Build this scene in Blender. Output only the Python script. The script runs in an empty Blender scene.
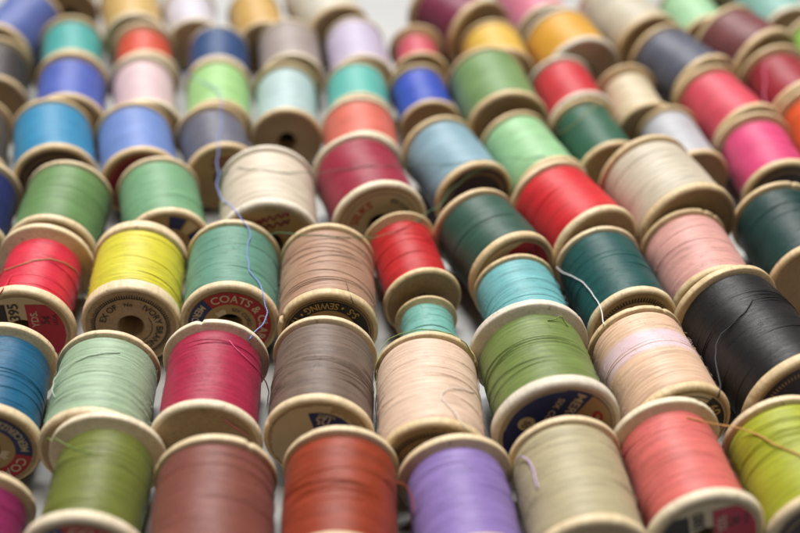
import bpy, math, random
import numpy as np
from mathutils import Vector

C = bpy.context.scene.collection
PI = math.pi

# ------------------------------------------------------------------ helpers
def lin(c):
    out = []
    for v in c[:3]:
        v = v / 255.0
        out.append(v / 12.92 if v <= 0.04045 else ((v + 0.055) / 1.055) ** 2.4)
    return tuple(out)

def link(name, me, parent=None, loc=(0, 0, 0), roll=0.0):
    o = bpy.data.objects.new(name, me)
    C.objects.link(o)
    if parent is not None:
        o.parent = parent
    o.location = loc
    o.rotation_euler = (0, roll, 0)
    return o

class MB:
    """collects vertices, faces and material indices of one mesh"""
    def __init__(self):
        self.v = []; self.f = []; self.m = []
    def add(self, vs, fs, mi=0):
        n = len(self.v)
        self.v.extend([tuple(map(float, p)) for p in vs])
        self.f.extend([tuple(i + n for i in q) for q in fs])
        self.m.extend([mi] * len(fs))
    def mesh(self, name, mats, smooth=True):
        me = bpy.data.meshes.new(name)
        me.from_pydata(self.v, [], self.f)
        for m in mats:
            me.materials.append(m)
        me.polygons.foreach_set('material_index', self.m)
        me.polygons.foreach_set('use_smooth', [smooth] * len(self.f))
        me.update()
        return me

def lathe_grid(rad, ys, seg):
    """rad: array (len(ys), seg) of radii about the Y axis"""
    a = np.linspace(0, 2 * PI, seg, endpoint=False)
    X = rad * np.sin(a)[None, :]; Z = rad * np.cos(a)[None, :]
    Y = np.repeat(np.asarray(ys)[:, None], seg, 1) if np.ndim(ys) == 1 else ys
    V = np.stack([X, Y, Z], -1).reshape(-1, 3)
    n = rad.shape[0]
    i = np.arange(n - 1)[:, None] * seg; j = np.arange(seg)[None, :]; k = (j + 1) % seg
    F = np.stack([i + j, i + k, i + seg + k, i + seg + j], -1).reshape(-1, 4)
    return V, F

def smooth_path(P, n=8):
    P = [np.array(p, float) for p in P]
    Q = [2 * P[0] - P[1]] + P + [2 * P[-1] - P[-2]]
    out = []
    for i in range(1, len(Q) - 2):
        a, b, c, d = Q[i - 1], Q[i], Q[i + 1], Q[i + 2]
        for k in range(n):
            t = k / n
            out.append(0.5 * ((2 * b) + (c - a) * t + (2 * a - 5 * b + 4 * c - d) * t * t + (3 * b - a - 3 * c + d) * t ** 3))
    out.append(P[-1])
    return out

def tube(mb, path, r, sides=5, mi=0, twist=0.0, off=0.0, phase=0.0, taper=False):
    P = np.array(path); n = len(P)
    T = np.gradient(P, axis=0); T /= np.linalg.norm(T, axis=1)[:, None] + 1e-12
    up = np.array([0.0, 0.0, 1.0])
    if abs(T[0] @ up) > .9: up = np.array([1.0, 0, 0])
    N = np.cross(T[0], up); N /= np.linalg.norm(N)
    vs = []; s = 0
    for i in range(n):
        if i:
            s += np.linalg.norm(P[i] - P[i - 1])
            N = N - T[i] * (N @ T[i]); N /= np.linalg.norm(N) + 1e-12
        B = np.cross(T[i], N)
        c = P[i]
        if off:
            a = phase + twist * s
            c = c + off * (math.cos(a) * N + math.sin(a) * B)
        rr = r * (1 - .8 * i / (n - 1)) if taper else r
        for k in range(sides):
            a = 2 * PI * k / sides
            vs.append(c + rr * (math.cos(a) * N + math.sin(a) * B))
    fs = []
    for i in range(n - 1):
        for k in range(sides):
            k2 = (k + 1) % sides
            fs.append((i * sides + k, i * sides + k2, (i + 1) * sides + k2, (i + 1) * sides + k))
    fs.append(tuple(range(sides))[::-1]); fs.append(tuple((n - 1) * sides + k for k in range(sides)))
    mb.add(vs, fs, mi)

# ---------------------------------------------------------------- materials
def new_mat(name):
    m = bpy.data.materials.new(name); m.use_nodes = True
    nt = m.node_tree; b = nt.nodes['Principled BSDF']
    return m, nt, b

def nd(nt, t, **kw):
    n = nt.nodes.new(t)
    for k, v in kw.items():
        setattr(n, k, v)
    return n

def mixc(nt, fac, a, b, mode='MIX'):
    n = nd(nt, 'ShaderNodeMix', data_type='RGBA', blend_type=mode)
    for s, v in ((n.inputs[0], fac), (n.inputs[6], a), (n.inputs[7], b)):
        if hasattr(v, 'is_output') or isinstance(v, bpy.types.NodeSocket):
            nt.links.new(v, s)
        elif isinstance(v, (int, float)):
            s.default_value = v
        else:
            s.default_value = (*v, 1)
    return n.outputs[2]

def coords(nt, scale, rot=(0, 0, 0), loc=(0, 0, 0)):
    tc = nd(nt, 'ShaderNodeTexCoord'); mp = nd(nt, 'ShaderNodeMapping')
    mp.inputs['Scale'].default_value = scale; mp.inputs['Rotation'].default_value = rot
    mp.inputs['Location'].default_value = loc
    nt.links.new(tc.outputs['Object'], mp.inputs[0])
    return mp.outputs[0]

def noise(nt, vec, scale=1.0, detail=3, rough=.55):
    n = nd(nt, 'ShaderNodeTexNoise'); n.inputs['Scale'].default_value = scale
    n.inputs['Detail'].default_value = detail; n.inputs['Roughness'].default_value = rough
    nt.links.new(vec, n.inputs['Vector'])
    return n.outputs[0]

def ramp(nt, fac, a, b, c0=(0, 0, 0), c1=(1, 1, 1)):
    n = nd(nt, 'ShaderNodeValToRGB')
    n.color_ramp.elements[0].position = a; n.color_ramp.elements[1].position = b
    n.color_ramp.elements[0].color = (*c0, 1); n.color_ramp.elements[1].color = (*c1, 1)
    nt.links.new(fac, n.inputs[0])
    return n.outputs[0]

def math_(nt, op, a, b=0.0):
    n = nd(nt, 'ShaderNodeMath', operation=op)
    for s, v in ((n.inputs[0], a), (n.inputs[1], b)):
        if isinstance(v, bpy.types.NodeSocket): nt.links.new(v, s)
        else: s.default_value = v
    return n.outputs[0]

def thread_mat(name, rgb, seed, band=None, tilt=.03, shine=.5, ex=1.12, pitch=.00040):
    m, nt, b = new_mat(name)
    base = tuple(v ** ex for v in lin(rgb))
    dark = tuple(v * .28 for v in base)
    lite = tuple(min(.95, v * 1.16 + .012) for v in base)
    rnd = random.Random(seed)
    lc = (rnd.uniform(-9, 9), rnd.uniform(-9, 9), rnd.uniform(-9, 9))
    # each winding runs round the spool, so the pattern is long in x/z and fine in y
    v1 = coords(nt, (75, 2700, 75), (0, 0, tilt), lc)
    v2 = coords(nt, (30, 520, 30), (0, 0, -tilt * 1.5), lc)
    v3 = coords(nt, (60, 60, 60), (0, 0, 0), lc)
    s1 = noise(nt, v1, 1, 4, .65); s2 = noise(nt, v2, 1, 3, .6); s3 = noise(nt, v3, 1, 2, .5)
    w = nd(nt, 'ShaderNodeTexWave', wave_type='BANDS', bands_direction='Y')
    w.inputs['Scale'].default_value = 2 * PI / (20 * pitch)
    w.inputs['Distortion'].default_value = 3.2
    w.inputs['Detail'].default_value = 2; w.inputs['Detail Scale'].default_value = .35
    nt.links.new(coords(nt, (1, 1, 1), (0, 0, tilt * .7)), w.inputs[0])
    c = mixc(nt, ramp(nt, s1, .33, .60), dark, lite)
    c = mixc(nt, .22, c, base)
    c = mixc(nt, ramp(nt, s2, .30, .46), tuple(v * .93 for v in base), c)
    c = mixc(nt, math_(nt, 'MULTIPLY', s3, .30), c, tuple(min(.95, v * 1.12 + .02) for v in base))
    c = mixc(nt, math_(nt, 'MULTIPLY', ramp(nt, w.outputs[1], .0, .45, (1, 1, 1), (0, 0, 0)), .30), c, dark)
    if band:
        lo, hi, col = band
        sx = nd(nt, 'ShaderNodeSeparateXYZ'); nt.links.new(coords(nt, (1, 1, 1), (0, 0, .06)), sx.inputs[0])
        d = math_(nt, 'ABSOLUTE', math_(nt, 'SUBTRACT', sx.outputs[1], (lo + hi) / 2))
        d = math_(nt, 'ADD', d, math_(nt, 'MULTIPLY', s1, .0014))
        mr = nd(nt, 'ShaderNodeMapRange'); mr.inputs[1].default_value = (hi - lo) / 2 + .0012; mr.inputs[2].default_value = (hi - lo) / 2 - .0002
        nt.links.new(d, mr.inputs[0])
        n = math_(nt, 'MULTIPLY', mr.outputs[0], .85)
        c = mixc(nt, n, c, lin(col))
    nt.links.new(c, b.inputs['Base Color'])
    b.inputs['Roughness'].default_value = .44
    b.inputs['Specular IOR Level'].default_value = shine
    b.inputs['Sheen Weight'].default_value = .03 if max(base) < .12 else .10
    b.inputs['Sheen Roughness'].default_value = .4
    b.inputs['Sheen Tint'].default_value = (*tuple(min(1, v * .5 + .5) for v in base), 1)
    h = math_(nt, 'ADD', math_(nt, 'MULTIPLY', w.outputs[1], .55), math_(nt, 'MULTIPLY', s1, 1.0))
    h = math_(nt, 'ADD', h, math_(nt, 'MULTIPLY', s2, .5))
    bp = nd(nt, 'ShaderNodeBump'); bp.inputs['Strength'].default_value = 1.0; bp.inputs['Distance'].default_value = .00011
    nt.links.new(h, bp.inputs['Height']); nt.links.new(bp.outputs[0], b.inputs['Normal'])
    return m

def wood_mat(name, light, dark, seed):
    m, nt, b = new_mat(name)
    rnd = random.Random(seed); lc = tuple(rnd.uniform(-9, 9) for _ in range(3))
    v1 = coords(nt, (1500, 130, 1500), (0, 0, 0), lc)     # fibres run along the spool's axis
    v2 = coords(nt, (260, 60, 260), (0, 0, 0), lc)
    v3 = coords(nt, (70, 70, 70), (0, .3, 0), lc)
    s1 = noise(nt, v1, 1, 3, .6); s2 = noise(nt, v2, 1, 3, .6); s3 = noise(nt, v3, 1, 3, .6)
    c = mixc(nt, ramp(nt, s1, .34, .62), dark, light)
    c = mixc(nt, .45, c, light)
    c = mixc(nt, math_(nt, 'MULTIPLY', ramp(nt, s2, .42, .70), .45), c, tuple(v * .72 for v in light))
    c = mixc(nt, math_(nt, 'MULTIPLY', ramp(nt, s3, .52, .78), .40), c, dark)      # handled, soiled patches
    sx = noise(nt, coords(nt, (420, 420, 420), (0, 0, 0), lc), 1, 2, .5)
    c = mixc(nt, math_(nt, 'MULTIPLY', ramp(nt, sx, .66, .74), .5), c, tuple(v * .45 for v in dark))
    nt.links.new(c, b.inputs['Base Color'])
    b.inputs['Roughness'].default_value = .50
    b.inputs['Specular IOR Level'].default_value = .35
    h = math_(nt, 'ADD', s1, math_(nt, 'MULTIPLY', s2, 1.6))
    bp = nd(nt, 'ShaderNodeBump'); bp.inputs['Strength'].default_value = .55; bp.inputs['Distance'].default_value = .00012
    nt.links.new(h, bp.inputs['Height']); nt.links.new(bp.outputs[0], b.inputs['Normal'])
    return m

def paper_mat(name, rgb, rough=.6, wear=.25):
    m, nt, b = new_mat(name)
    base = lin(rgb)
    s = noise(nt, coords(nt, (330, 330, 330)), 1, 4, .65)
    s2 = noise(nt, coords(nt, (1800, 1800, 1800)), 1, 2, .6)
    c = mixc(nt, math_(nt, 'MULTIPLY', ramp(nt, s, .45, .75), wear), base, tuple(v * .55 + .05 for v in base))
    c = mixc(nt, math_(nt, 'MULTIPLY', ramp(nt, s2, .55, .8), wear), c, tuple(v * .6 + .15 for v in base))
    nt.links.new(c, b.inputs['Base Color'])
    b.inputs['Roughness'].default_value = rough
    bp = nd(nt, 'ShaderNodeBump'); bp.inputs['Strength'].default_value = .3; bp.inputs['Distance'].default_value = .00005
    nt.links.new(s2, bp.inputs['Height']); nt.links.new(bp.outputs[0], b.inputs['Normal'])
    return m

WOODS = {
    'pale':  wood_mat('birch_pale', (.84, .74, .56), (.58, .44, .28), 1),
    'warm':  wood_mat('birch_warm', (.80, .65, .43), (.52, .37, .20), 2),
    'honey': wood_mat('birch_honey', (.75, .58, .35), (.46, .31, .15), 3),
    'grey':  wood_mat('birch_bleached', (.78, .71, .60), (.56, .47, .35), 4),
}
SHADED_ENDGRAIN = {k: wood_mat('shaded_end_grain_' + k, c, tuple(v * .55 for v in c), 20 + i) for i, (k, c) in enumerate(
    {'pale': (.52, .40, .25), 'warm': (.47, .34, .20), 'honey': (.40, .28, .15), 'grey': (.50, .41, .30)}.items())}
PAPER = {
    'cream': paper_mat('paper_cream', (196, 180, 150)), 'kraft': paper_mat('paper_kraft', (168, 140, 96)),
    'navy': paper_mat('print_navy', (28, 40, 100), wear=.12), 'red': paper_mat('print_red', (168, 28, 38), wear=.15),
    'black': paper_mat('print_black', (26, 25, 26), wear=.10), 'crimson': paper_mat('print_crimson', (172, 34, 62), wear=.15),
    'ink': paper_mat('stamp_ink', (34, 32, 34), wear=.35), 'white': paper_mat('print_white', (205, 190, 165), wear=.1),
    'maroon': paper_mat('print_maroon', (120, 20, 38)), 'plum': paper_mat('print_plum', (44, 30, 46)),
    'gold': paper_mat('print_gold', (190, 160, 96)),
}

# ---------------------------------------------------------------- lettering
def text_mesh(body, size):
    cu = bpy.data.curves.new('t', 'FONT'); cu.body = body; cu.size = size
    cu.resolution_u = 3; cu.offset = .014 * size
    ob = bpy.data.objects.new('t', cu); C.objects.link(ob)
    bpy.context.view_layer.update()
    me = bpy.data.meshes.new_from_object(ob)
    vs = np.array([v.co[:] for v in me.vertices]).reshape(-1, 3); fs = [tuple(p.vertices) for p in me.polygons]
    bpy.data.objects.remove(ob); bpy.data.curves.remove(cu); bpy.data.meshes.remove(me)
    return vs, fs

def arc_text(mb, body, R, rad, phi, size, y, outward=True, stretch=1.0, mi=0, bold=0.0):
    """angles in degrees clockwise from the top as seen from the front"""
    vs, fs = text_mesh(body, size * R)
    if len(vs) == 0: return
    u = vs[:, 0] * stretch; v = vs[:, 1]
    if outward:
        a = math.radians(phi) + u / (rad * R); r = rad * R + v
    else:
        a = math.radians(phi) - u / (rad * R); r = rad * R - v
    P = np.stack([r * np.sin(a), np.full_like(a, y), r * np.cos(a)], -1)
    mb.add(P, fs, mi)

def flat_text(mb, body, R, x, z, ang, size, y, mi=0):
    vs, fs = text_mesh(body, size * R)
    ca, sa = math.cos(math.radians(ang)), math.sin(math.radians(ang))
    P = np.stack([x * R + vs[:, 0] * ca - vs[:, 1] * sa, np.full(len(vs), y), z * R + vs[:, 0] * sa + vs[:, 1] * ca], -1)
    mb.add(P, fs, mi)

def sector(mb, R, r1, r2, a1, a2, y, mi=0, wob=0.0, rnd=None):
    n = max(3, int(abs(a2 - a1) / 4)); vs = []; fs = []
    for i in range(n + 1):
        a = math.radians(a1 + (a2 - a1) * i / n)
        w = (rnd.uniform(-wob, wob) if rnd else 0)
        for r in (r1, r2 + w):
            vs.append((r * R * math.sin(a), y, r * R * math.cos(a)))
    for i in range(n):
        fs.append((2 * i, 2 * i + 1, 2 * i + 3, 2 * i + 2))
    mb.add(vs, fs, mi)

def clipped_block(mb, R, rmax, x0, x1, z0, z1, y, mi=0, n=14, hole=.0):
    """axis-aligned printed block cut by the round edge of the label"""
    vs = []; fs = []
    for i in range(n + 1):
        x = x0 + (x1 - x0) * i / n
        lim = math.sqrt(max(0, rmax * rmax - x * x))
        a = max(z0, -lim); b = min(z1, lim)
        if b < a: b = a
        vs += [(x * R, y, a * R), (x * R, y, b * R)]
    for i in range(n):
        fs.append((2 * i, 2 * i + 1, 2 * i + 3, 2 * i + 2))
    mb.add(vs, fs, mi)

E1, E2, E3 = .00012, .00020, .00028     # paper, print and lettering stand this far off the wood

def make_label(kind, R, L, parent, roll, seed, num=''):
    """paper label (or ink stamp) on the front face of a spool"""
    y = -L / 2; rnd = random.Random(seed)
    lb = MB(); tx = MB(); mats = []; tmats = []
    H = .285
    P = PAPER
    if kind == 'ring_words':
        mats = [P['kraft'], P['red'], P['navy'], P['white']]; tmats = [P['white'], P['ink']]
        sector(lb, R, H, .83, 0, 360, y - E1, 0)
        sector(lb, R, .53, .83, -35, 148, y - E2, 1); sector(lb, R, .53, .83, 148.5, 324.5, y - E2, 2)
        sector(lb, R, H, .42, -42, -8, y - E2, 3, .05, rnd)
        arc_text(tx, 'COATS & CLARK\u2019S', R, .595, -29, .25, y - E3, True, .92, 0)
        arc_text(tx, 'MERCERIZED', R, .765, -43, .205, y - E3, False, .92, 0)
        arc_text(tx, 'SIX CORD', R, .36, 10, .12, y - E2, True, 1, 1)
    elif kind == 'ivory_stamp':
        tmats = [P['ink']]
        for k in range(96):
            a = 360 * k / 96
            sector(tx, R, .72, .80 + rnd.uniform(-.01, .01), a, a + 1.7, y - E1, 0)
        sector(tx, R, .715, .735, 0, 360, y - E1, 0); sector(tx, R, .42, .435, 60, 200, y - E1, 0)
        arc_text(tx, 'IVORY', R, .51, 31, .20, y - E1, True, .85)
        arc_text(tx, 'BRAND', R, .51, 92, .20, y - E1, True, .85)
        arc_text(tx, 'EX OF', R, .51, -76, .19, y - E1, True, .9)
        arc_text(tx, 'No', R, .52, -8, .14, y - E1, True, .9)
    elif kind == 'ticks':
        tmats = [P['ink']]
        for k in range(72):
            a = 360 * k / 72
            sector(tx, R, .70, .80, a, a + 2.3, y - E1, 0)
        sector(tx, R, .69, .71, 0, 360, y - E1, 0)
    elif kind == 'sewing_ring':
        mats = [P['black'], P['kraft']]; tmats = [P['gold']]
        sector(lb, R, H, .58, 0, 360, y - E1, 1)
        sector(lb, R, .59, .815, 0, 360, y - E1, 0); sector(lb, R, .84, .855, 0, 360, y - E1, 0)
        arc_text(tx, 'S-S  \u2022 SEWING \u2022 THREAD \u2022', R, .775, 56, .215, y - E2, False, .95, 0)
    elif kind == 'price_block':
        mats = [P['cream'], P['black'], P['crimson']]; tmats = [P['ink'], P['white']]
        sector(lb, R, H, .85, 0, 360, y - E1, 0)
        clipped_block(lb, R, .83, -.8, -.27, -.66, .66, y - E2, 1)
        clipped_block(lb, R, .83, .12, .82, -.66, .66, y - E2, 2)
        flat_text(tx, num, R, -.02, .26, 90, .29, y - E3, 0)
        flat_text(tx, 'YDS.', R, .33, .10, 90, .20, y - E3, 1)
        flat_text(tx, '5\u00a2', R, .54, .16, 90, .24, y - E3, 0)
        flat_text(tx, 'U.S.A.', R, .70, .14, 90, .12, y - E3, 0)
    elif kind == 'yards_disc':
        mats = [P['cream'], P['navy'], P['kraft']]; tmats = [P['white']]
        sector(lb, R, H, .86, -180, 18, y - E1, 0, .02, rnd); sector(lb, R, H, .74, 18, 62, y - E1, 0, .03, rnd)
        sector(lb, R, H, .86, 62, 180, y - E1, 0, .02, rnd)
        sector(lb, R, H, .69, -14, 175, y - E2, 1)
        arc_text(tx, '125', R, .59, 27, .25, y - E3, False, .85, 0)
        arc_text(tx, 'YARDS', R, .665, 30, .085, y - E3, False, 1.3, 0)
    elif kind == 'navy_disc':
        mats = [P['navy'], P['kraft'], P['cream']]; tmats = [P['white'], P['red']]
        sector(lb, R, H, .85, 0, 360, y - E1, 0)
        sector(lb, R, H, .84, 36, 112, y - E2, 1)
        sector(lb, R, .835, .85, -80, 5, y - E2, 2)
        sector(lb, R, .0, .13, 0, 1, y - E2, 2)
        vs = [(-.50 * R + .135 * R * math.cos(t), y - E2, .25 * R + .135 * R * math.sin(t)) for t in np.linspace(0, 2 * PI, 29)[:-1]]
        lb.add(vs, [tuple(range(28))], 2)
        flat_text(tx, 'MERCERIZED', R, .27, .78, 242, .22, y - E3, 0)
        flat_text(tx, 'SIX CORD', R, -.02, .72, 242, .15, y - E3, 0)
        flat_text(tx, '50', R, -.52, .33, 242, .15, y - E3, 2)
        tmats.append(P['ink'])
        arc_text(tx, 'S', R, .45, 55, .40, y - E3, True, 1, 1)
    elif kind == 'sixty':
        mats = [P['cream'], P['black'], P['navy']]; tmats = [P['gold']]
        sector(lb, R, H, .86, 0, 360, y - E1, 0); sector(lb, R, .50, .84, 38, 100, y - E2, 1)
        sector(lb, R, .755, .775, -60, 37, y - E2, 2)
        arc_text(tx, '60', R, .60, 48, .26, y - E3, True, 1)
    elif kind == 'red_words':
        mats = [P['cream'], P['navy']]; tmats = [P['red'], P['ink']]
        sector(lb, R, H, .86, 0, 360, y - E1, 0); sector(lb, R, .765, .775, 0, 360, y - E2, 1)
        arc_text(tx, 'SILKS', R, .50, -80, .25, y - E3, True, .95, 0)
        arc_text(tx, 'SIX CORD', R, .58, 20, .13, y - E3, True, 1, 1)
    elif kind == 'script':
        mats = [P['kraft']]; tmats = [P['maroon']]
        sector(lb, R, H, .84, 0, 360, y - E1, 0)
        for q in range(2):
            pts = []
            for k in range(34):
                t = k / 33
                pts.append((R * (-.45 + .85 * t + .03 * math.sin(9 * t)), y - E3, R * (.58 - .18 * q + .25 * (t - .4) + .055 * math.sin(2 * PI * 7 * t + q))))
            tube(tx, pts, .018 * R, 4)
    elif kind == 'dark_ring':
        mats = [P['plum']]; tmats = [P['kraft']]
        sector(lb, R, H, .85, 0, 360, y - E1, 0)
        for k in range(80):
            a = 360 * k / 80
            sector(tx, R, .68, .77, a, a + 1.8, y - E2, 0)
    elif kind == 'maroon_disc':
        mats = [P['maroon'], P['gold']]; tmats = []
        sector(lb, R, H, .85, 0, 360, y - E1, 0); sector(lb, R, .79, .80, 0, 360, y - E2, 1)
    elif kind == 'navy_patch':
        mats = [P['kraft'], P['navy'], P['cream']]; tmats = []
        sector(lb, R, H, .85, 0, 360, y - E1, 0)
        sector(lb, R, .52, .84, 8, 36, y - E2, 1); sector(lb, R, .52, .84, 40, 58, y - E2, 2)
        sector(lb, R, .52, .84, 62, 150, y - E2, 1)
    lab = None
    if lb.v:
        lab = link('paper_label', lb.mesh('paper_label', mats, False), parent, (0, 0, R), roll)
        if tx.v:
            link('lettering', tx.mesh('lettering', tmats, False), lab)
    elif tx.v:
        lab = link('ink_stamp', tx.mesh('ink_stamp', tmats, False), parent, (0, 0, R), roll)
    return lab

# -------------------------------------------------------------------- spools
def flange_mesh(R, L, th, front, seg, wood, rnd, notches=()):
    rh = .255 * R; t = th * R
    prof = [(rh, t + .35 * R), (rh, .05 * R), (rh + .015 * R, .02 * R), (rh + .05 * R, .004 * R),
            (.60 * R, 0), (.86 * R, 0), (.915 * R, .002 * R), (.950 * R, .009 * R), (.972 * R, .022 * R),
            (.988 * R, .042 * R), (.998 * R, min(.07 * R, t * .5)), (1.0 * R, t * .80), (.995 * R, t * .93), (.982 * R, t * .99),
            (.93 * R, t + .012 * R), (.75 * R, t + .085 * R), (.50 * R, t + .20 * R), (.44 * R, t + .35 * R), (rh, t + .35 * R)]
    pr = np.array(prof)
    a = np.linspace(0, 2 * PI, seg, endpoint=False)
    rad = np.repeat(pr[:, 0][:, None], seg, 1)
    p1, p2, p3 = rnd.uniform(0, 6), rnd.uniform(0, 6), rnd.uniform(0, 6)
    wob = 1 + .003 * np.sin(2 * a + p1) + .0018 * np.sin(7 * a + p2) + .0012 * np.sin(19 * a + p3)
    rad[8:15] *= wob[None, :]
    s = np.repeat(pr[:, 1][:, None], seg, 1)
    for k in range(rnd.randint(2, 5)):            # small dents on the rim
        a0 = rnd.uniform(0, 2 * PI); w = rnd.uniform(.012, .04); dp = rnd.uniform(.006, .016)
        g = np.exp(-((np.angle(np.exp(1j * (a - a0)))) / w) ** 2)
        rad[8:12] *= 1 - dp * g[None, :]
    for (a0, dp) in notches:                      # the slit that catches the thread's end
        g = np.exp(-((np.angle(np.exp(1j * (a - math.radians(a0))))) / .035) ** 2)
        rad[7:15] *= 1 - dp * g[None, :]
        s[5:12] += (.5 * dp * R) * g[None, :]
    if front:
        Y = -L / 2 + s
    else:
        Y = L / 2 - s
    V, F = lathe_grid(rad, Y, seg)
    if not front: F = F[:, ::-1]
    mb = MB(); mb.add(V, [tuple(map(int, f)) for f in F])
    mb.m = [1 if i // seg < 6 else 0 for i in range(len(mb.f))]     # sawn end grain on the face, its shade also put into the colour
    return mb.mesh('flange', [WOODS[wood], SHADED_ENDGRAIN[wood]])

def thread_mesh(R, L, th, rr, seg, ny, mat, rnd, strands, fuzz, loose_angle, yspan=(.12, .9)):
    s0 = (th + .012 + (.93 - min(rr, .93)) * .32) * R
    ys = np.linspace(-L / 2 + s0, L / 2 - s0, ny)
    a = np.linspace(0, 2 * PI, seg, endpoint=False)
    e = np.minimum(ys - ys[0], ys[-1] - ys)
    r = rr * R * (1 - .035 * np.exp(-e / (.05 * R)) - .012 * (ys / (L / 2)) ** 2)
    rad = np.repeat(r[:, None], seg, 1)
    A, Yg = np.meshgrid(a, ys)
    for k in range(26):                            # uneven winding: shallow helical ridges and valleys
        w = rnd.uniform(.0005, .0016); y0 = rnd.uniform(ys[0], ys[-1]); sl = rnd.gauss(0, .0007)
        c = y0 + sl * np.sin(A + rnd.uniform(0, 6))
        rad += rnd.uniform(-.00002, .00002) * np.exp(-((Yg - c) / w) ** 2)
    rad += .00012 * np.sin(2 * A + rnd.uniform(0, 6)) + .00008 * np.sin(3 * A + Yg * 400 + rnd.uniform(0, 6))
    V, F = lathe_grid(rad, ys, seg)
    mb = MB(); mb.add(V, [tuple(map(int, f)) for f in F[:, ::-1]])
    core = .44 * R                                 # close both ends down to the wooden core
    for yy, fl in ((ys[0], 0), (ys[-1], 1)):
        n = 0 if fl == 0 else (ny - 1) * seg
        ring = V[n:n + seg]; inner = ring.copy(); k = core / np.hypot(ring[:, 0], ring[:, 2])
        inner[:, 0] *= k; inner[:, 2] *= k
        VV = np.concatenate([ring, inner]); j = np.arange(seg); j2 = (j + 1) % seg
        FF = np.stack([j, j2, seg + j2, seg + j], -1)
        if fl: FF = FF[:, ::-1]
        mb.add(VV, [tuple(map(int, f)) for f in FF])
    def rs(y):                                     # thread surface radius
        return float(np.interp(y, ys, r))
    ylo, yhi = ys[0] + .0004, ys[-1] - .0004
    for k in range(strands):
        y0 = ylo + (yhi - ylo) * rnd.uniform(*yspan)
        d = rnd.gauss(0, .0016) * loose_angle; cv = rnd.gauss(0, .0009) * loose_angle
        rt = rnd.uniform(.00007, .00011)
        pts = []
        for q in range(41):
            t = -1 + 2 * q / 40; an = t * 2.4
            y = y0 + d * t + cv * (t * t) + .00006 * math.sin(9 * t + k)
            y = min(yhi, max(ylo, y))
            rad_ = rs(y) + rt * .7 - .0004 * max(0, abs(t) - .9) * 10
            pts.append((rad_ * math.sin(an), y, rad_ * math.cos(an)))
        tube(mb, pts, rt, 5, 1)
    for k in range(fuzz):                          # stray fibres standing off the cotton
        y0 = rnd.uniform(ylo, yhi); an = rnd.uniform(-1.9, 1.9); l = rnd.uniform(.0006, .0028)
        dr = rnd.uniform(-1, 1); lift = rnd.uniform(.0001, .0006); pts = []
        dy = rnd.uniform(-.7, .7) * l
        for q in range(6):
            t = q / 5; an2 = an + dr * l / R * t * 1.3; rd = rs(y0) + lift * math.sin(PI * t * .8) + .00002
            pts.append((rd * math.sin(an2), y0 + dy * t + .0002 * math.sin(5 * t + k), rd * math.cos(an2)))
        tube(mb, pts, .000022, 3, 2)
    return mb

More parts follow.
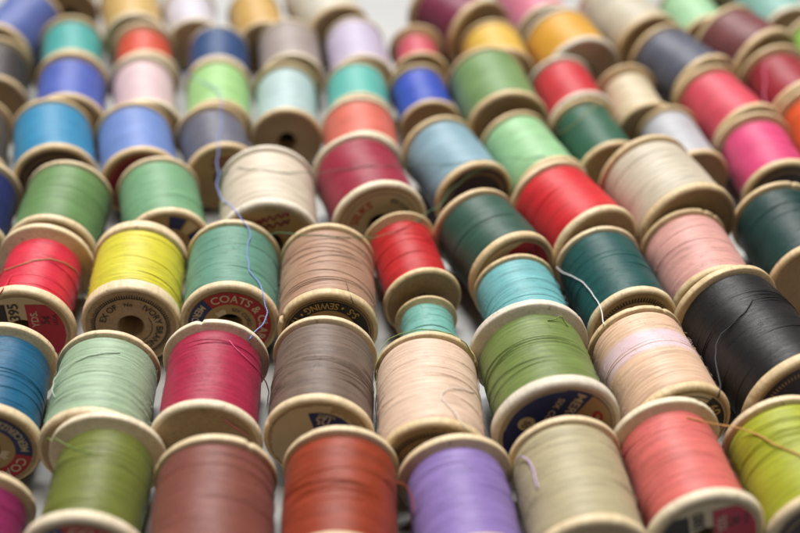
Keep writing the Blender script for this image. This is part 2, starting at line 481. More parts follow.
# centre of the back flange (mm), yaw (deg), flange radius, length (mm)
POS = {
'A0': (-99.60, 207.52, 4.93, 12.79, 30.21),
'A1': (-71.83, 223.36, 0.60, 14.40, 34.43),
'A2': (-44.49, 215.02, 3.95, 14.74, 36.79),
'A3': (-14.39, 218.89, 0.91, 14.26, 35.86),
'A4': (13.04, 216.43, 7.10, 14.06, 34.10),
'A5': (40.21, 222.65, 5.38, 14.05, 34.21),
'A6': (65.70, 228.95, 8.52, 14.17, 33.48),
'A7': (94.51, 229.39, 6.92, 14.26, 33.11),
'B0': (-105.80, 258.44, 4.57, 13.80, 33.60),
'B1': (-77.78, 255.69, 2.96, 13.65, 31.99),
'B2': (-49.50, 259.06, 1.89, 14.15, 33.68),
'B3': (-20.20, 260.75, -0.12, 14.03, 33.12),
'B4': (6.95, 254.77, 2.29, 13.85, 35.22),
'B5': (34.31, 261.51, 8.50, 16.41, 33.56),
'B6': (64.02, 265.79, 12.49, 13.64, 33.85),
'B7': (90.26, 277.55, 17.89, 15.96, 41.00),
'C0': (-104.83, 303.19, 1.17, 14.01, 32.69),
'C1': (-77.27, 305.64, 3.96, 13.67, 32.96),
'C2': (-49.63, 305.85, 3.73, 13.79, 32.56),
'C3': (-21.68, 303.48, 2.92, 13.96, 34.12),
'C4': (-0.49, 315.90, 13.38, 11.61, 31.06),
'C4b': (7.37, 281.75, 5.89, 8.98, 19.73),
'C5': (33.00, 292.89, 11.24, 12.23, 29.39),
'C6': (58.53, 304.09, 12.12, 13.09, 31.86),
'C7': (85.53, 312.46, 9.67, 13.40, 30.95),
'C8': (116.44, 325.82, 7.50, 13.88, 33.81),
'C9': (123.30, 273.87, 15.46, 14.64, 31.45),
'Dm': (-134.97, 340.85, 5.56, 13.44, 33.32),
'D0': (-105.40, 338.46, 1.65, 13.67, 32.45),
'D1': (-78.04, 341.98, 14.10, 13.20, 32.04),
'D2': (-42.55, 341.62, 5.72, 15.46, 33.01),
'D3': (-14.69, 350.79, 15.71, 14.98, 32.13),
'D4': (22.32, 321.28, 23.71, 13.92, 27.65),
'D5': (46.91, 335.43, 24.05, 14.45, 30.22),
'D6': (78.39, 345.84, 17.62, 16.06, 32.19),
'D7': (119.62, 369.98, 5.61, 13.24, 32.13),
'D8': (144.13, 386.35, 4.25, 13.83, 32.07),
'Em': (-147.63, 382.22, 11.08, 13.06, 36.24),
'E0': (-119.67, 377.49, 14.43, 13.80, 33.26),
'E1': (-91.58, 376.86, 14.14, 13.20, 32.32),
'E2': (-65.11, 377.50, 15.08, 12.61, 28.51),
'E3': (-41.50, 408.56, 4.52, 12.39, 35.18),
'E4': (-14.53, 381.18, 6.22, 13.08, 25.73),
'E5': (12.54, 366.73, 20.72, 13.33, 32.40),
'E6': (38.50, 371.75, 19.34, 12.82, 32.51),
'E7': (63.26, 383.88, 12.92, 11.96, 31.22),
'E8': (92.47, 381.93, 9.81, 11.00, 31.00),
'Fm': (-151.41, 427.89, 10.75, 12.45, 32.03),
'F0': (-120.06, 412.71, 9.04, 13.35, 33.55),
'F1': (-94.47, 413.63, 11.25, 12.66, 35.94),
'F2': (-66.84, 412.23, 7.11, 12.03, 32.21),
'F4': (-15.88, 412.23, 4.06, 11.62, 25.62),
'F5': (6.36, 411.99, 9.16, 11.06, 28.50),
'F6': (31.11, 412.62, 10.45, 14.49, 35.52),
'F7': (58.53, 413.80, 11.10, 12.27, 29.27),
'F8': (82.04, 410.42, 8.67, 11.39, 29.66),
'F9': (109.87, 402.84, 17.91, 13.30, 31.55),
'F10': (136.83, 416.25, 12.33, 13.86, 28.82),
'G0': (-127.21, 446.48, 11.57, 12.21, 30.72),
'G1': (-98.76, 440.80, 11.68, 12.32, 26.22),
'G2': (-69.79, 440.88, 6.44, 11.69, 27.24),
'G3': (-43.21, 445.24, 6.97, 11.86, 30.05),
'G4': (-17.98, 447.90, 7.60, 11.62, 32.99),
'G5': (6.15, 444.63, 4.24, 10.81, 24.46),
'G6': (34.81, 442.49, 7.80, 12.40, 25.41),
'G7': (61.01, 444.01, 14.24, 14.48, 27.43),
'G8': (97.86, 432.37, 26.04, 13.85, 29.71),
'G9': (124.48, 442.66, 27.23, 15.23, 24.95),
'G10': (158.31, 443.08, 14.09, 13.51, 23.72),
'Hm': (-147.16, 468.78, -10.77, 12.86, 33.67),
'H0': (-140.64, 505.41, 11.60, 11.79, 33.58),
'H1': (-111.10, 480.82, 14.01, 12.24, 34.96),
'H2': (-86.61, 477.67, 13.00, 11.21, 31.83),
'H3': (-59.64, 475.07, 13.79, 10.92, 30.41),
'H4': (-35.51, 484.31, 19.90, 13.16, 35.82),
'H6': (14.22, 470.83, 35.82, 14.73, 29.20),
'H7': (50.28, 483.98, 14.17, 12.83, 32.82),
'H9': (83.26, 473.76, 20.05, 13.79, 36.88),
'H10': (115.40, 478.73, 9.64, 11.32, 30.63),
'H11': (127.38, 505.84, 6.00, 10.58, 24.18),
'H12': (147.35, 484.18, 10.50, 12.34, 32.42),
}
YARN = [
('loose_thread', None, (140, 160, 228), 0.00019, 2, 'long wavy pale blue loose thread hanging over the seafoam spool', [(-86.55, 444.92, 0.21), (-81.23, 426.87, 9.20), (-76.02, 408.61, 18.36), (-73.31, 403.27, 20.55), (-70.83, 399.01, 22.17), (-68.53, 395.39, 23.09), (-66.36, 392.40, 23.68), (-64.18, 389.20, 24.40), (-62.68, 385.14, 24.31), (-61.17, 380.89, 24.36), (-60.52, 376.32, 24.63), (-60.08, 373.06, 24.19), (-59.60, 369.60, 23.89), (-59.45, 366.12, 24.01), (-59.29, 362.59, 24.18), (-59.09, 358.86, 24.51), (-58.84, 354.94, 24.98), (-58.49, 350.75, 25.45), (-58.46, 348.54, 24.74), (-58.39, 346.13, 24.17), (-58.29, 343.52, 23.74), (-57.68, 340.68, 23.29), (-57.05, 337.65, 22.99), (-57.15, 334.24, 22.76), (-57.21, 330.64, 22.70), (-55.86, 327.10, 22.82), (-54.49, 323.37, 23.09), (-53.00, 319.79, 24.03), (-51.50, 316.03, 25.12), (-49.98, 312.12, 26.34), (-48.27, 308.21, 27.95), (-46.97, 306.92, 27.77), (-45.80, 305.08, 27.27), (-44.61, 303.04, 26.91), (-43.96, 300.50, 26.40), (-43.30, 297.76, 26.04), (-43.31, 294.85, 26.01), (-43.29, 291.76, 26.14), (-43.30, 288.91, 26.13), (-42.75, 285.89, 25.91), (-42.20, 282.90, 25.71), (-41.24, 281.42, 25.43), (-40.33, 280.26, 24.92), (-39.40, 278.90, 24.56), (-38.63, 277.12, 24.07), (-37.84, 275.15, 23.75), (-37.10, 273.61, 23.09), (-36.71, 271.57, 22.26), (-36.29, 269.34, 21.60), (-36.79, 266.94, 21.28), (-37.25, 264.36, 21.13), (-38.02, 262.00, 21.69), (-38.74, 259.47, 22.41), (-39.42, 256.76, 23.31), (-40.43, 256.20, 22.40)]),
('loose_thread', None, (90, 120, 100), 0.00013, 2, 'thin grey green loose thread stretched across the cream and burgundy spools', [(-60.06, 351.53, 10.15), (-56.59, 337.54, 20.81), (-55.28, 336.09, 23.24), (-53.24, 334.18, 25.22), (-51.24, 332.41, 27.09), (-49.39, 331.48, 28.42), (-47.64, 329.91, 29.23), (-45.93, 328.61, 29.88), (-44.28, 327.65, 30.32), (-42.68, 326.96, 30.58), (-41.11, 326.55, 30.66), (-39.58, 326.36, 30.60), (-38.07, 326.39, 30.40), (-36.59, 326.68, 30.04), (-35.13, 327.20, 29.52), (-33.70, 328.05, 28.80), (-32.14, 329.35, 27.95), (-30.55, 330.45, 27.24), (-28.93, 331.35, 26.67), (-27.29, 332.04, 26.23), (-25.54, 332.60, 26.04), (-23.78, 332.96, 26.00), (-21.99, 333.12, 26.08), (-20.20, 333.06, 26.30), (-18.62, 332.84, 26.74), (-17.04, 332.41, 27.31), (-15.45, 331.77, 28.01), (-13.89, 331.39, 28.54), (-12.33, 331.24, 28.93), (-10.78, 331.03, 29.16), (-9.24, 331.05, 29.24), (-7.71, 331.34, 29.14), (-6.18, 331.90, 28.88), (-4.64, 332.82, 28.38), (-3.11, 334.30, 27.53), (-1.56, 335.99, 26.55), (0.00, 337.46, 25.71), (1.57, 338.69, 24.93), (3.16, 339.71, 24.28), (4.75, 340.52, 23.77), (6.34, 341.13, 23.38), (7.94, 341.52, 23.13), (9.53, 341.71, 23.01), (11.12, 341.69, 23.02), (12.70, 341.46, 23.17), (14.27, 341.14, 23.62), (15.82, 340.61, 24.21), (17.37, 340.05, 24.81), (18.92, 339.69, 25.29), (20.48, 339.47, 25.67), (22.02, 339.05, 26.19), (23.54, 338.37, 26.74), (25.13, 338.74, 26.63), (26.82, 340.29, 25.78), (28.50, 341.63, 25.05), (30.18, 342.77, 24.46), (31.85, 343.70, 24.01), (33.51, 344.39, 23.63), (35.15, 344.88, 23.39), (36.77, 345.15, 23.28), (38.37, 345.22, 23.30), (39.95, 345.08, 23.45), (41.51, 344.74, 23.73), (43.03, 344.21, 24.18), (44.55, 343.73, 24.61), (46.10, 343.51, 24.88)]),
('loose_thread', None, (95, 140, 100), 0.00014, 2, 'thin green twisted loose thread lying over the fawn beige spool', [(-40.55, 303.67, 22.88), (-38.66, 303.99, 23.01), (-36.74, 304.11, 23.29), (-35.24, 303.77, 23.44), (-33.72, 303.24, 23.73), (-32.18, 302.51, 24.16), (-30.62, 301.57, 24.74), (-29.06, 300.43, 25.44), (-27.52, 299.41, 26.05), (-25.97, 298.18, 26.80), (-24.47, 297.43, 27.25), (-22.98, 296.74, 27.66), (-21.54, 296.63, 27.65), (-20.10, 296.54, 27.63), (-18.67, 296.51, 27.50), (-17.27, 297.22, 26.86), (-15.87, 297.85, 26.26), (-14.48, 298.79, 25.44), (-13.09, 300.10, 24.36), (-11.68, 301.33, 23.57), (-10.27, 302.77, 22.62), (-8.84, 304.00, 21.83), (-7.39, 305.04, 21.17), (-5.93, 306.05, 20.90), (-4.45, 306.87, 20.78), (-2.97, 307.48, 20.79), (-1.49, 307.89, 20.96), (0.00, 308.75, 21.26), (1.49, 309.94, 21.33), (3.00, 311.53, 21.12), (4.52, 313.44, 20.70), (5.92, 315.27, 20.60), (7.36, 317.92, 19.94), (8.81, 320.38, 19.43), (10.27, 322.64, 19.07), (11.74, 324.70, 18.86), (12.87, 326.70, 18.99), (14.00, 328.51, 19.27), (15.13, 330.12, 19.69), (16.26, 331.52, 20.25), (17.63, 332.77, 21.05), (19.00, 333.81, 21.99), (20.36, 334.64, 23.06), (21.94, 335.24, 23.51), (23.52, 335.84, 23.96), (25.10, 336.44, 24.42), (26.69, 337.18, 24.78), (28.29, 337.83, 24.92), (29.93, 338.84, 24.83), (32.05, 344.96, 21.52), (34.20, 350.87, 18.35)]),
('loose_thread', None, (235, 235, 235), 0.00017, 2, 'short white loose thread curving from the light turquoise spool onto the teal one', [(46.07, 299.50, 14.25), (47.43, 296.07, 15.00), (48.45, 293.02, 16.59), (49.47, 290.11, 18.08), (50.48, 287.16, 19.26), (51.56, 284.77, 20.03), (52.50, 282.19, 20.42), (53.41, 279.57, 20.86), (54.06, 276.97, 20.96), (54.67, 274.21, 21.20), (54.82, 271.25, 21.47), (54.96, 268.22, 21.81), (54.78, 265.23, 22.50), (54.56, 262.07, 23.37)]),
('loose_thread', None, (214, 160, 90), 0.00022, 2, 'orange tan loose thread from the salmon spool across the lime yellow one', [(69.37, 223.32, 26.27), (70.75, 223.26, 25.83), (72.22, 223.46, 25.13), (74.10, 223.74, 24.19), (75.94, 223.85, 23.42), (77.34, 224.06, 22.99), (78.69, 224.11, 22.72), (79.98, 223.98, 22.61), (81.21, 223.63, 22.62), (82.37, 223.11, 22.79), (83.47, 222.43, 23.12), (84.48, 221.35, 23.39), (85.42, 220.11, 23.82), (86.29, 218.71, 24.42), (87.06, 217.27, 24.95), (87.79, 215.75, 25.57), (88.64, 214.56, 25.88), (89.74, 213.08, 26.37), (90.84, 211.66, 26.80), (91.83, 210.57, 27.14), (92.84, 209.52, 27.44), (93.86, 208.55, 27.66)]),
('loose_thread', None, (176, 166, 108), 0.00018, 2, 'olive loose thread draped over the raspberry red spool', [(-124.67, 308.05, 3.98), (-120.36, 301.27, 10.05), (-116.04, 294.27, 16.24), (-111.72, 287.05, 22.57), (-109.14, 285.93, 24.30), (-107.05, 286.03, 25.10), (-105.18, 286.75, 25.45), (-103.47, 287.91, 25.46), (-102.12, 288.41, 25.21), (-100.86, 289.19, 24.75), (-99.66, 290.14, 24.15), (-97.96, 290.68, 23.04), (-96.41, 291.68, 21.58), (-95.09, 292.32, 19.84), (-93.97, 293.61, 17.59), (-93.59, 294.19, 15.14), (-93.39, 295.38, 12.21), (-93.87, 296.30, 9.63), (-94.28, 297.03, 7.18), (-94.64, 297.56, 4.87), (-95.16, 297.66, 2.50), (-95.63, 297.57, 0.26)]),
('loose_thread', None, (170, 170, 130), 0.00018, 1, 'pale olive loose thread lying along the forest green spool', [(54.03, 376.34, 13.21), (56.34, 371.94, 17.44), (57.97, 371.35, 19.56), (59.72, 371.58, 21.17), (61.20, 372.53, 22.17), (62.79, 374.10, 22.81), (64.52, 376.47, 22.99), (67.02, 379.92, 22.57), (69.51, 383.17, 22.29)]),
('loose_thread', None, (232, 110, 150), 0.00016, 1, 'short pink loose thread standing over the deep red spool', [(131.68, 409.26, 23.88), (130.53, 405.72, 23.75), (129.32, 401.98, 23.75), (128.54, 397.75, 23.65), (127.70, 393.33, 23.69), (126.45, 388.88, 23.99), (125.14, 384.24, 24.42), (124.24, 379.29, 25.07), (123.26, 374.15, 25.87)]),
('loose_thread', None, (120, 140, 60), 0.00014, 1, 'thin olive loose thread along the rim of the light peach spool', [(-6.49, 249.36, 0.23), (-6.46, 249.00, 2.42), (-6.42, 248.47, 4.78), (-6.39, 247.74, 7.28), (-6.34, 246.82, 9.95), (-6.29, 245.71, 12.76), (-6.26, 247.16, 13.21), (-6.22, 248.42, 13.82), (-6.17, 249.51, 14.61), (-6.12, 250.42, 15.56), (-6.07, 251.15, 16.67), (-5.86, 251.69, 17.95), (-5.66, 252.05, 19.38), (-5.49, 254.38, 19.09), (-5.32, 256.53, 18.98), (-4.28, 258.52, 19.03), (-3.22, 260.32, 19.25), (-1.97, 261.48, 19.09), (-0.72, 262.46, 19.09), (0.54, 263.25, 19.25), (1.98, 263.62, 19.29), (3.42, 263.80, 19.49), (4.86, 263.79, 19.85), (6.48, 263.42, 20.16), (8.08, 262.85, 20.63), (9.66, 262.10, 21.26), (11.06, 260.93, 21.77), (12.43, 259.58, 22.44), (13.78, 258.04, 23.27), (14.93, 255.98, 23.85), (16.05, 253.74, 24.60), (17.30, 253.73, 23.46), (18.37, 253.09, 21.95), (19.49, 253.06, 19.89)]),
('loose_thread', None, (200, 175, 215), 0.0002, 1, 'short lilac thread snippet on the pale khaki spool', [(28.09, 215.73, 19.67), (29.10, 214.79, 21.65), (30.29, 212.48, 22.66), (30.94, 209.38, 23.17), (31.14, 207.67, 23.29), (31.32, 205.82, 23.56), (31.79, 203.13, 23.42)]),
('loose_thread', None, (186, 110, 100), 0.00032, 2, 'thick dusty pink thread end on the face of the crimson pink spool', [(-42.95, 225.03, 23.63), (-41.37, 224.98, 21.99), (-40.36, 225.11, 21.01), (-39.32, 225.15, 20.12), (-38.43, 225.18, 18.90), (-37.54, 225.21, 17.67)]),
('loose_thread', None, (140, 168, 90), 0.00014, 2, 'knotted light green thread end beside the olive spool', [(-87.27, 222.95, 18.54), (-85.91, 222.41, 20.09), (-84.44, 220.53, 20.60), (-83.27, 219.81, 22.33), (-81.10, 218.09, 23.03), (-78.66, 216.08, 23.70), (-76.90, 214.21, 24.90), (-75.36, 212.90, 25.56), (-73.69, 211.94, 26.03), (-72.11, 211.24, 26.24)]),
('loose_end', 'B4', (252, 238, 226), 0.00014, 2, None, [(16.83, 220.25, 24.91), (15.85, 220.46, 25.70), (14.89, 220.88, 26.29), (14.12, 222.79, 26.44), (13.32, 224.53, 26.77), (12.27, 225.77, 26.92), (11.20, 226.84, 27.25), (10.03, 229.02, 27.54), (10.83, 231.35, 27.38), (12.87, 232.98, 26.88), (14.17, 233.87, 25.90), (15.47, 234.67, 25.00), (17.04, 235.45, 23.62), (18.68, 236.86, 21.64)]),
('loose_end', 'A3', (165, 62, 30), 0.0002, 2, None, [(-3.49, 206.69, 22.65), (-2.33, 206.87, 21.79), (-1.17, 206.88, 21.11), (0.47, 206.90, 20.76), (1.87, 205.90, 19.80), (2.80, 204.23, 18.56), (2.91, 202.90, 17.97), (3.02, 201.48, 17.50), (2.79, 201.20, 15.76), (2.61, 203.98, 10.58), (2.41, 206.37, 5.39), (2.20, 208.56, 0.36)]),
('loose_end', 'B7', (36, 34, 38), 0.00018, 1, None, [(92.96, 262.59, 31.16), (91.59, 260.38, 30.90), (90.36, 258.54, 30.36), (89.24, 257.76, 29.76), (88.17, 257.11, 29.05), (87.15, 256.60, 28.23), (86.24, 256.16, 27.35), (85.29, 255.62, 26.56), (84.28, 254.89, 25.91), (83.37, 253.64, 25.09), (82.40, 252.21, 24.42), (81.98, 250.32, 23.82), (81.51, 248.26, 23.38), (81.46, 245.85, 23.10), (81.35, 243.27, 23.00), (81.05, 240.63, 23.14), (80.69, 237.83, 23.47), (79.92, 234.94, 23.91), (79.93, 234.38, 22.23)]),
('loose_end', 'B1', (190, 212, 184), 0.00015, 1, None, [(-71.97, 247.55, 26.05), (-73.08, 246.88, 26.51), (-74.22, 246.36, 26.85), (-75.40, 245.99, 27.05), (-76.75, 245.51, 27.13), (-78.15, 245.21, 27.05), (-79.61, 245.11, 26.81), (-80.77, 244.71, 26.48), (-81.98, 244.47, 26.01), (-83.19, 244.20, 25.57), (-84.64, 243.36, 24.96), (-86.02, 242.34, 24.51), (-86.86, 241.07, 23.94), (-87.63, 239.63, 23.54), (-87.62, 238.15, 23.17), (-87.55, 236.52, 22.97), (-86.46, 234.56, 22.40)]),
('loose_end', 'C3', (110, 90, 75), 0.00012, 1, None, [(-14.88, 277.40, 26.42), (-14.22, 273.73, 26.14), (-13.28, 269.89, 26.04), (-12.64, 269.57, 24.22), (-12.00, 269.47, 22.20)]),
('loose_end', 'C0', (210, 45, 60), 0.00014, 1, None, [(-108.70, 281.89, 24.37), (-108.53, 276.53, 25.70), (-107.75, 271.65, 27.76), (-108.39, 270.40, 27.02), (-109.77, 270.15, 25.14)]),
('loose_end', 'B2', (240, 90, 140), 0.00016, 1, None, [(-44.49, 252.29, 25.72), (-43.48, 251.36, 25.27), (-42.49, 250.57, 24.69), (-41.52, 249.90, 24.01), (-40.24, 249.21, 22.90), (-39.01, 248.86, 21.48), (-38.07, 248.93, 20.04), (-37.22, 249.57, 18.07), (-36.75, 250.46, 15.76), (-36.41, 252.28, 12.59), (-36.03, 253.91, 9.55), (-35.51, 254.51, 5.73), (-35.91, 255.56, 2.92), (-36.28, 256.41, 0.26)]),
('loose_end', 'C4', (205, 36, 42), 0.0002, 2, None, [(-1.19, 307.67, 21.11), (1.19, 309.07, 21.58), (2.69, 310.10, 21.94), (4.18, 310.93, 22.46), (5.68, 310.70, 21.89), (7.17, 310.27, 21.46), (8.36, 309.39, 20.81), (9.54, 308.30, 20.30), (7.73, 306.82, 19.53)]),
('loose_end', 'B5', (130, 150, 76), 0.00022, 2, None, [(38.39, 254.80, 30.73), (40.29, 255.47, 30.51), (41.91, 256.31, 30.83), (42.72, 255.56, 29.43), (43.76, 254.75, 28.41)]),
]
WORLD = .025
EXPOSURE = 0.25
FSTOP = 5.8
LIGHTS = [('window_light', (-.3, 2.3, 2.0), (0, .32, 0), (1.4, 1.5), 62, (.98, .98, 1)),
          ('overhead_light', (.03, .66, 1.7), (0, .34, 0), (.55, .6), 30, (1, .96, .89))]
def FUZZ(rgb, kind='fibre'):
    m, nt, b = new_mat(kind); c = lin(rgb)
    k = (1.1, .04) if kind == 'fibre' else (1, 0)
    b.inputs['Base Color'].default_value = (*tuple(min(.9, (v ** 1.1 if k[1] == 0 else v) * k[0] + k[1] * v ** .5) for v in c), 1); b.inputs['Roughness'].default_value = .6
    return m

# key: (thread colour sRGB, thread fill, flange thickness, wood, face print, print roll, strands, description)
SP = {
'A0': ((150,30,100),.86,.19,'warm',None,0,3,'spool of dark magenta thread cut off by the bottom left corner of the photo'),
'A1': ((128,136,62),.81,.19,'pale','ring_words',18,5,'spool of olive green thread in the front row inside a wide bare flange'),
'A2': ((146,90,78),.96,.18,'warm',None,0,3,'full spool of brownish dusty rose thread in the front row beside the rust spool'),
'A3': ((166,72,30),.94,.18,'warm',None,0,8,'spool of rust orange thread with a loose loop at its right side, front row'),
'A4': ((158,136,194),.87,.19,'warm',None,0,4,'spool of lavender purple thread in the front row beside the rust spool'),
'A5': ((194,184,153),.96,.18,'warm',None,0,3,'pale khaki thread spool in the front row with a short lilac snippet'),
'A6': ((224,128,122),.85,.19,'pale','price_block',-12,3,'spool of salmon pink thread in the front row with a black and crimson label'),
'A7': ((182,188,58),.95,.18,'warm','dark_ring',0,8,'spool of lime yellow thread at the right edge of the front row'),
'B0': ((12,114,150),.86,.20,'warm','ring_words',142,5,'spool of peacock blue thread at the left edge with a navy and red label'),
'B1': ((174,195,168),.96,.17,'warm',None,0,5,'spool of pale sage green thread behind the olive spool, with a loop at left'),
'B2': ((182,38,86),.88,.17,'pale',None,0,2,'spool of crimson pink thread with a notched rim, right of the sage spool'),
'B3': ((136,118,106),.95,.17,'warm','yards_disc',0,13,'spool of grey brown taupe thread with 125 on its torn navy label'),
'B4': ((234,208,188),.97,.17,'honey','ticks',0,5,'spool of light peach thread behind the lavender spool with a toothed ink ring'),
'B5': ((136,154,90),.87,.20,'grey','navy_disc',0,7,'large spool of moss green thread with a bleached flange and a navy face label'),
'B6': ((236,204,178),.97,.17,'honey','sixty',0,2,'spool of peach thread with one pale lilac band wound round its middle'),
'B7': ((24,22,25),.94,.18,'honey','dark_ring',0,6,'large spool of black thread near the right edge'),
'C0': ((224,54,84),.79,.21,'warm','price_block',0,4,'spool of raspberry red thread at the left edge with 395 on its label'),
'C1': ((224,216,74),.96,.31,'warm','ivory_stamp',0,4,'spool of bright yellow thread with a thick flange stamped IVORY in black ink'),
'C2': ((118,164,146),.96,.18,'warm','ring_words',0,2,'spool of seafoam green thread with a red and navy COATS ring label'),
'C3': ((190,156,134),.97,.19,'honey','sewing_ring',0,12,'spool of fawn beige thread with a black ring label reading SEWING'),
'C4': ((204,36,42),.84,.16,'honey',None,0,3,'small spool of scarlet thread with a plain brown face, right of the beige spool'),
'C4b': ((138,192,182),.84,.16,'honey',None,0,3,'smallest spool, pale aqua thread, tucked below the scarlet spool'),
'C5': ((134,194,198),.96,.17,'honey',None,0,3,'spool of light turquoise thread behind the moss green spool'),
'C6': ((16,98,96),.96,.17,'warm','ticks',0,4,'spool of deep teal thread between the light turquoise and the pale pink spool'),
'C7': ((226,178,170),.94,.17,'honey',None,0,2,'spool of pale pink thread directly behind the black spool'),
'C8': ((22,76,72),.94,.17,'honey',None,0,4,'spool of dark bottle green thread at the right edge with a bare brown face'),
'C9': ((196,160,120),.90,.18,'warm',None,0,1,'spool right of the black spool, only the rim of its back flange showing'),
'Dm': ((18,42,110),.90,.18,'warm',None,0,2,'spool of dark royal blue thread cut by the left edge of the photo'),
'D0': ((112,148,92),.97,.17,'warm',None,0,3,'spool of leaf green thread behind the raspberry red spool'),
'D1': ((128,174,134),.96,.17,'warm','navy_patch',0,4,'spool of celadon green thread with dark bands, left of the cream spool'),
'D2': ((224,211,192),.97,.18,'grey','script',0,2,'large spool of cream thread with a white rim and red script on its face'),
'D3': ((164,38,68),.94,.18,'pale','red_words',0,2,'large spool of burgundy thread with red lettering on its cream label'),
'D4': ((54,94,80),.95,.18,'honey','price_block',-25,5,'spool of dark slate green thread lying askew right of the scarlet spool'),
'D5': ((216,40,50),.95,.17,'warm',None,0,2,'spool of bright red thread lying askew behind the deep teal spool'),
'D6': ((212,202,182),.96,.17,'honey',None,0,3,'large spool of off white thread with a brown face behind the pale pink spool'),
'D7': ((226,80,134),.86,.18,'honey','dark_ring',0,1,'spool of hot pink thread near the right edge behind the dark bottle green spool'),
'D8': ((228,98,40),.86,.18,'honey',None,0,1,'spool of orange thread cut by the right edge behind the hot pink spool'),
'Em': ((98,88,78),.90,.18,'honey',None,0,1,'spool of grey brown thread cut by the left edge beside the sky blue spool'),
'E0': ((50,148,194),.96,.18,'honey','dark_ring',0,1,'spool of sky blue thread with a dark face label, behind the leaf green spool'),
'E1': ((118,148,214),.95,.18,'honey','maroon_disc',0,2,'spool of cornflower blue thread with a dark red face label'),
'E2': ((108,108,124),.90,.18,'honey','script',20,2,'spool of slate grey thread behind the cream spool, crossed by a blue loose thread'),
'E3': ((186,210,210),.88,.17,'honey',None,0,1,'spool of very pale aqua thread whose brown face with its hole is fully visible'),
'E4': ((226,112,92),.95,.17,'pale',None,0,1,'spool of coral orange thread behind the burgundy spool'),
'E5': ((142,178,194),.94,.18,'honey','dark_ring',0,2,'spool of pale blue grey thread behind the dark slate green spool'),
'E6': ((162,212,158),.94,.17,'honey',None,0,2,'spool of mint green thread right of the pale blue grey spool'),
'E7': ((46,104,78),.90,.17,'honey',None,0,2,'spool of forest green thread left of the large off white spool'),
'E8': ((194,194,200),.90,.17,'honey',None,0,1,'spool of silver white thread left of the hot pink spool'),
'Fm': ((62,52,52),.88,.18,'honey',None,0,1,'spool of dark charcoal brown thread at the left edge beside the periwinkle spool'),
'F0': ((80,104,194),.89,.18,'honey',None,0,1,'spool of periwinkle violet blue thread behind the sky blue spool'),
'F1': ((228,198,202),.87,.18,'pale',None,0,1,'spool of pale blush pink thread in front of the vermilion spool'),
'F2': ((166,214,138),.95,.18,'honey',None,0,0,'spool of bright apple green thread between the blush pink and very pale aqua spools'),
'F4': ((100,194,182),.96,.17,'honey',None,0,1,'spool of aqua green thread behind the coral orange spool'),
'F5': ((46,82,196),.90,.17,'honey',None,0,1,'spool of royal blue thread with a plain brown face, in the middle'),
'F6': ((126,162,100),.96,.17,'honey',None,0,2,'large spool of fern green thread with a plain brown face'),
'F7': ((216,46,58),.90,.17,'grey',None,0,1,'spool of cherry red thread in front of the golden orange spool'),
'F8': ((220,204,172),.80,.17,'honey',None,0,1,'small spool of ivory thread in front of the steel grey spool'),
'F9': ((228,76,98),.89,.18,'honey',None,0,1,'spool of watermelon pink thread behind the hot pink spool'),
'F10': ((168,30,50),.84,.18,'honey',None,0,2,'spool of deep red thread at the right edge in front of the maroon spool'),
'G0': ((66,178,172),.90,.18,'honey',None,0,1,'spool of turquoise thread behind the periwinkle violet spool'),
'G1': ((228,74,42),.84,.18,'warm',None,0,1,'spool of vermilion orange red thread behind the blush pink spool'),
'G2': ((22,70,132),.97,.16,'grey',None,0,1,'spool of navy blue thread behind the bright apple green spool'),
'G3': ((172,156,150),.97,.16,'pale',None,0,1,'spool of greige thread behind the very pale aqua spool'),
'G4': ((204,190,218),.97,.16,'pale',None,0,1,'spool of pale lilac thread behind the aqua green spool'),
'G5': ((216,76,96),.74,.17,'honey',None,0,1,'spool of rose red thread in a wide tan flange behind the royal blue spool'),
'G6': ((238,192,66),.95,.17,'honey',None,0,1,'spool of mustard yellow thread behind the large fern green spool'),
'G7': ((238,172,38),.96,.17,'grey',None,0,1,'large spool of golden orange thread with a plain brown face, near the top'),
'G8': ((90,94,114),.94,.17,'honey',None,0,1,'spool of steel grey thread with a notched rim behind the watermelon pink spool'),
'G9': ((132,62,62),.97,.17,'honey',None,0,1,'large spool of maroon brown thread near the top right corner'),
'G10': ((152,212,82),.88,.17,'warm',None,0,1,'spool of lime green thread cut by the right edge near the top'),
'Hm': ((86,106,184),.97,.18,'honey',None,0,1,'spool of blue violet thread in the top left corner, turned the other way'),
'H0': ((92,62,46),.88,.18,'honey',None,0,0,'spool behind the turquoise spool, only its dark brown face showing at the top'),
'H1': ((218,178,98),.96,.17,'pale',None,0,1,'spool of straw gold thread at the top edge behind the vermilion spool'),
'H2': ((218,212,224),.90,.17,'pale',None,0,0,'spool of lilac white thread at the top edge behind the navy blue spool'),
'H3': ((218,172,84),.95,.17,'honey',None,0,1,'spool of amber yellow thread at the top edge behind the greige spool'),
'H4': ((218,212,196),.97,.17,'honey',None,0,1,'spool of oyster white thread at the top edge with a dark hollow looking face'),
'H6': ((142,36,78),.86,.17,'honey',None,0,1,'spool of wine purple thread at the top edge behind the rose red spool'),
'H7': ((228,122,152),.95,.17,'pale',None,0,1,'spool of candy pink thread at the top edge behind the golden orange spool'),
'H9': ((212,202,178),.97,.17,'honey',None,0,1,'large spool of oatmeal beige thread at the top left of the steel grey spool'),
'H10': ((168,218,168),.95,.17,'honey',None,0,1,'spool of light spring green thread at the top edge behind the steel grey spool'),
'H11': ((218,212,218),.90,.17,'pale',None,0,0,'spool of plain white thread at the top edge behind the maroon spool'),
'H12': ((142,194,184),.96,.17,'pale',None,0,1,'spool of sea green thread at the top right edge behind the lime green spool'),
}
NUM = {'C0': '395', 'A6': '380', 'D4': '120'}
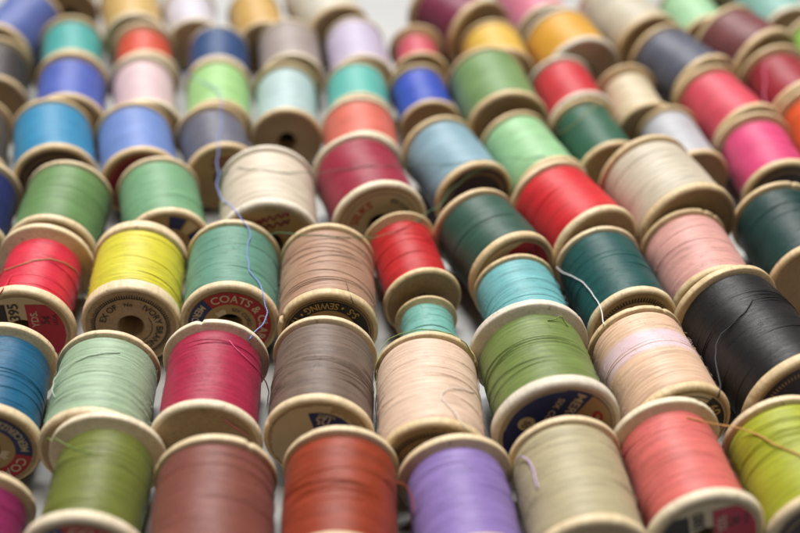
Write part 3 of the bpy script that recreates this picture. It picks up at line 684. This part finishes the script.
NOTCH_BACK = {'B2': [(-12, .05)], 'C7': [(22, .05), (38, .03)], 'C8': [(14, .05)], 'A2': [(38, .04)], 'B6': [(30, .03)], 'C2': []}
NOTCH_FRONT = {'C3': [(-66, .10)], 'C8': [(-20, .05)], 'B0': [(-18, .04)], 'G8': [(10, .06)]}

def colour_var(k):
    return None

roots = {}
for si, (key, (x, y, yaw, R, L)) in enumerate(POS.items()):
    rgb, rr, th, wood, lab, roll, ns, desc = SP[key]
    x, y, R, L = x / 1000, y / 1000, R / 1000, L / 1000
    a = math.radians(yaw)
    rnd = random.Random(1000 + si)
    near = key[0] in 'ABC'; mid = key[0] == 'D'
    seg = 128 if near else (96 if mid else 72)
    ny = 110 if near else (70 if mid else 34)
    root = bpy.data.objects.new('thread_spool', None); C.objects.link(root)
    root.empty_display_size = .01
    root.location = (x + math.sin(a) * L / 2, y - math.cos(a) * L / 2, 0)
    root.rotation_euler = (0, 0, a)
    root['label'] = desc; root['category'] = 'thread spool'; root['group'] = 'wooden thread spools lying in rows'
    roots[key] = root
    roll_f, roll_b = 0.0, 0.0
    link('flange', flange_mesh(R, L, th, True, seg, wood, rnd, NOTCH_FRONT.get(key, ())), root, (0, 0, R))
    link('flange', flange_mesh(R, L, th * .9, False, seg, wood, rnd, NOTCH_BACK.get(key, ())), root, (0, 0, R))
    band = (-.0005, .0068, (224, 196, 208)) if key == 'B6' else None
    if key[0] in 'EFGH':  # far rows greyed: hazy glare mixed into the thread colour
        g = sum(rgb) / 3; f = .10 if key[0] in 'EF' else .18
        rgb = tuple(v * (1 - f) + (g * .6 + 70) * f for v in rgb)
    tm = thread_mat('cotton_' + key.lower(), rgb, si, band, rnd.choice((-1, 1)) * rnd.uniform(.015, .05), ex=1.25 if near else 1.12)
    ts = FUZZ(tuple(v * .96 for v in rgb), 'strand')
    fz = FUZZ(rgb)
    la = 1.5 if key in ('B3', 'A7', 'C3', 'A3', 'C0') else 1.0
    span = {'B3': (.15, .6), 'A3': (.3, .7), 'A7': (.55, .95)}.get(key, (.1, .92))
    mb = thread_mesh(R, L, th, rr, seg, ny, tm, rnd, (ns if near else min(ns, 1) if mid else 0), (260 if near else 90 if mid else 0), la, span)
    link('thread', mb.mesh('thread', [tm, ts, fz]), root, (0, 0, R))
    if lab:
        make_label(lab, R, L, root, math.radians(roll), si, NUM.get(key, ''))

# ------------------------------------------------- loose threads over the spools
def yarn_mat(name, rgb):
    m, nt, b = new_mat(name)
    base = lin(rgb)
    s = noise(nt, coords(nt, (3000, 3000, 3000)), 1, 2, .6)
    c = mixc(nt, ramp(nt, s, .3, .7), tuple(v * .7 for v in base), tuple(min(.95, v * 1.15) for v in base))
    nt.links.new(c, b.inputs['Base Color']); b.inputs['Roughness'].default_value = .6
    b.inputs['Sheen Weight'].default_value = .05
    return m

def yarn(name, pts, rgb, r, parent=None, ply=2, desc=None, taper=False):
    path = smooth_path([[c / 1000 for c in p] for p in pts], 4)
    rnd = random.Random(hash(len(pts)) + int(rgb[0]))
    ph = [rnd.uniform(0, 6) for _ in range(3)]
    path = [np.array(p) + np.array([math.sin(i * .31 + ph[0]), math.sin(i * .23 + ph[1]), .5 * math.sin(i * .27 + ph[2])]) * (.00028 if len(pts) > 50 else .00012) for i, p in enumerate(path)]
    base = np.array(path[0]) if parent is None else np.zeros(3)
    if parent is not None:
        M = (parent.matrix_basis).inverted()
        path = [np.array((M @ Vector(p))[:]) for p in path]
    mb = MB(); loc = [p - base for p in path]
    # resample finely enough for the twist
    P = np.array(loc); d = np.r_[0, np.cumsum(np.linalg.norm(np.diff(P, axis=0), axis=1))]
    n = int(max(20, d[-1] / (.00025)))
    t = np.linspace(0, d[-1], n); P = np.stack([np.interp(t, d, P[:, k]) for k in range(3)], -1)
    if ply == 2:
        for q in range(2):
            tube(mb, P, r * .58, 6, 0, 2 * PI / .0016, r * .48, q * PI)
    else:
        tube(mb, P, r, 6)
    o = link(name, mb.mesh(name, [yarn_mat(name + '_cotton', rgb)]), parent, tuple(base))
    if desc:
        o['label'] = desc; o['category'] = 'loose thread'
    return o

for (name, parent, rgb, r, ply, desc, pts) in YARN:
    yarn(name, pts, rgb, r, roots[parent] if parent else None, ply, desc)

# ------------------------------------------------------------------ setting
me = MB(); me.add([(-1.6, -.9, 0), (1.6, -.9, 0), (1.6, 2.6, 0), (-1.6, 2.6, 0)], [(0, 1, 2, 3)])
tm, nt, b = new_mat('white_board')
s = noise(nt, coords(nt, (60, 60, 60)), 1, 4, .6)
nt.links.new(mixc(nt, ramp(nt, s, .3, .7), (.31, .315, .315), (.37, .37, .365)), b.inputs['Base Color'])
b.inputs['Roughness'].default_value = .55
tab = link('table', me.mesh('table', [tm], False)); tab['kind'] = 'structure'

# -------------------------------------------------------------------- light
w = bpy.data.worlds.new('World'); bpy.context.scene.world = w; w.use_nodes = True
bg = w.node_tree.nodes['Background']; bg.inputs[0].default_value = (.93, .96, 1, 1); bg.inputs[1].default_value = WORLD
def area(name, loc, target, size, power, col):
    l = bpy.data.lights.new(name, 'AREA'); l.shape = 'RECTANGLE'; l.size, l.size_y = size; l.energy = power; l.color = col
    o = bpy.data.objects.new(name, l); C.objects.link(o); o.location = loc
    o.rotation_euler = (Vector(target) - Vector(loc)).to_track_quat('-Z', 'Y').to_euler()
for a_ in LIGHTS: area(*a_)

# ------------------------------------------------------------------- camera
cd = bpy.data.cameras.new('camera'); cam = bpy.data.objects.new('camera', cd); C.objects.link(cam)
cam.location = (0, 0, .24); cam.rotation_euler = (math.radians(90) - math.atan((266.5 + 690) / 1270), 0, 0)
cd.sensor_width = 36; cd.lens = 1270 / 800 * 36; cd.clip_start = .01; cd.clip_end = 20
cd.dof.use_dof = True; cd.dof.focus_distance = .338; cd.dof.aperture_fstop = FSTOP; cd.dof.aperture_blades = 7
sc = bpy.context.scene; sc.camera = cam
sc.view_settings.view_transform = 'Standard'; sc.view_settings.look = 'None'
sc.view_settings.exposure = EXPOSURE; sc.view_settings.gamma = 1
sc.cycles.use_denoising = True; sc.cycles.max_bounces = 6; sc.cycles.diffuse_bounces = 4
sc.cycles.use_adaptive_sampling = True; sc.cycles.adaptive_threshold = .01
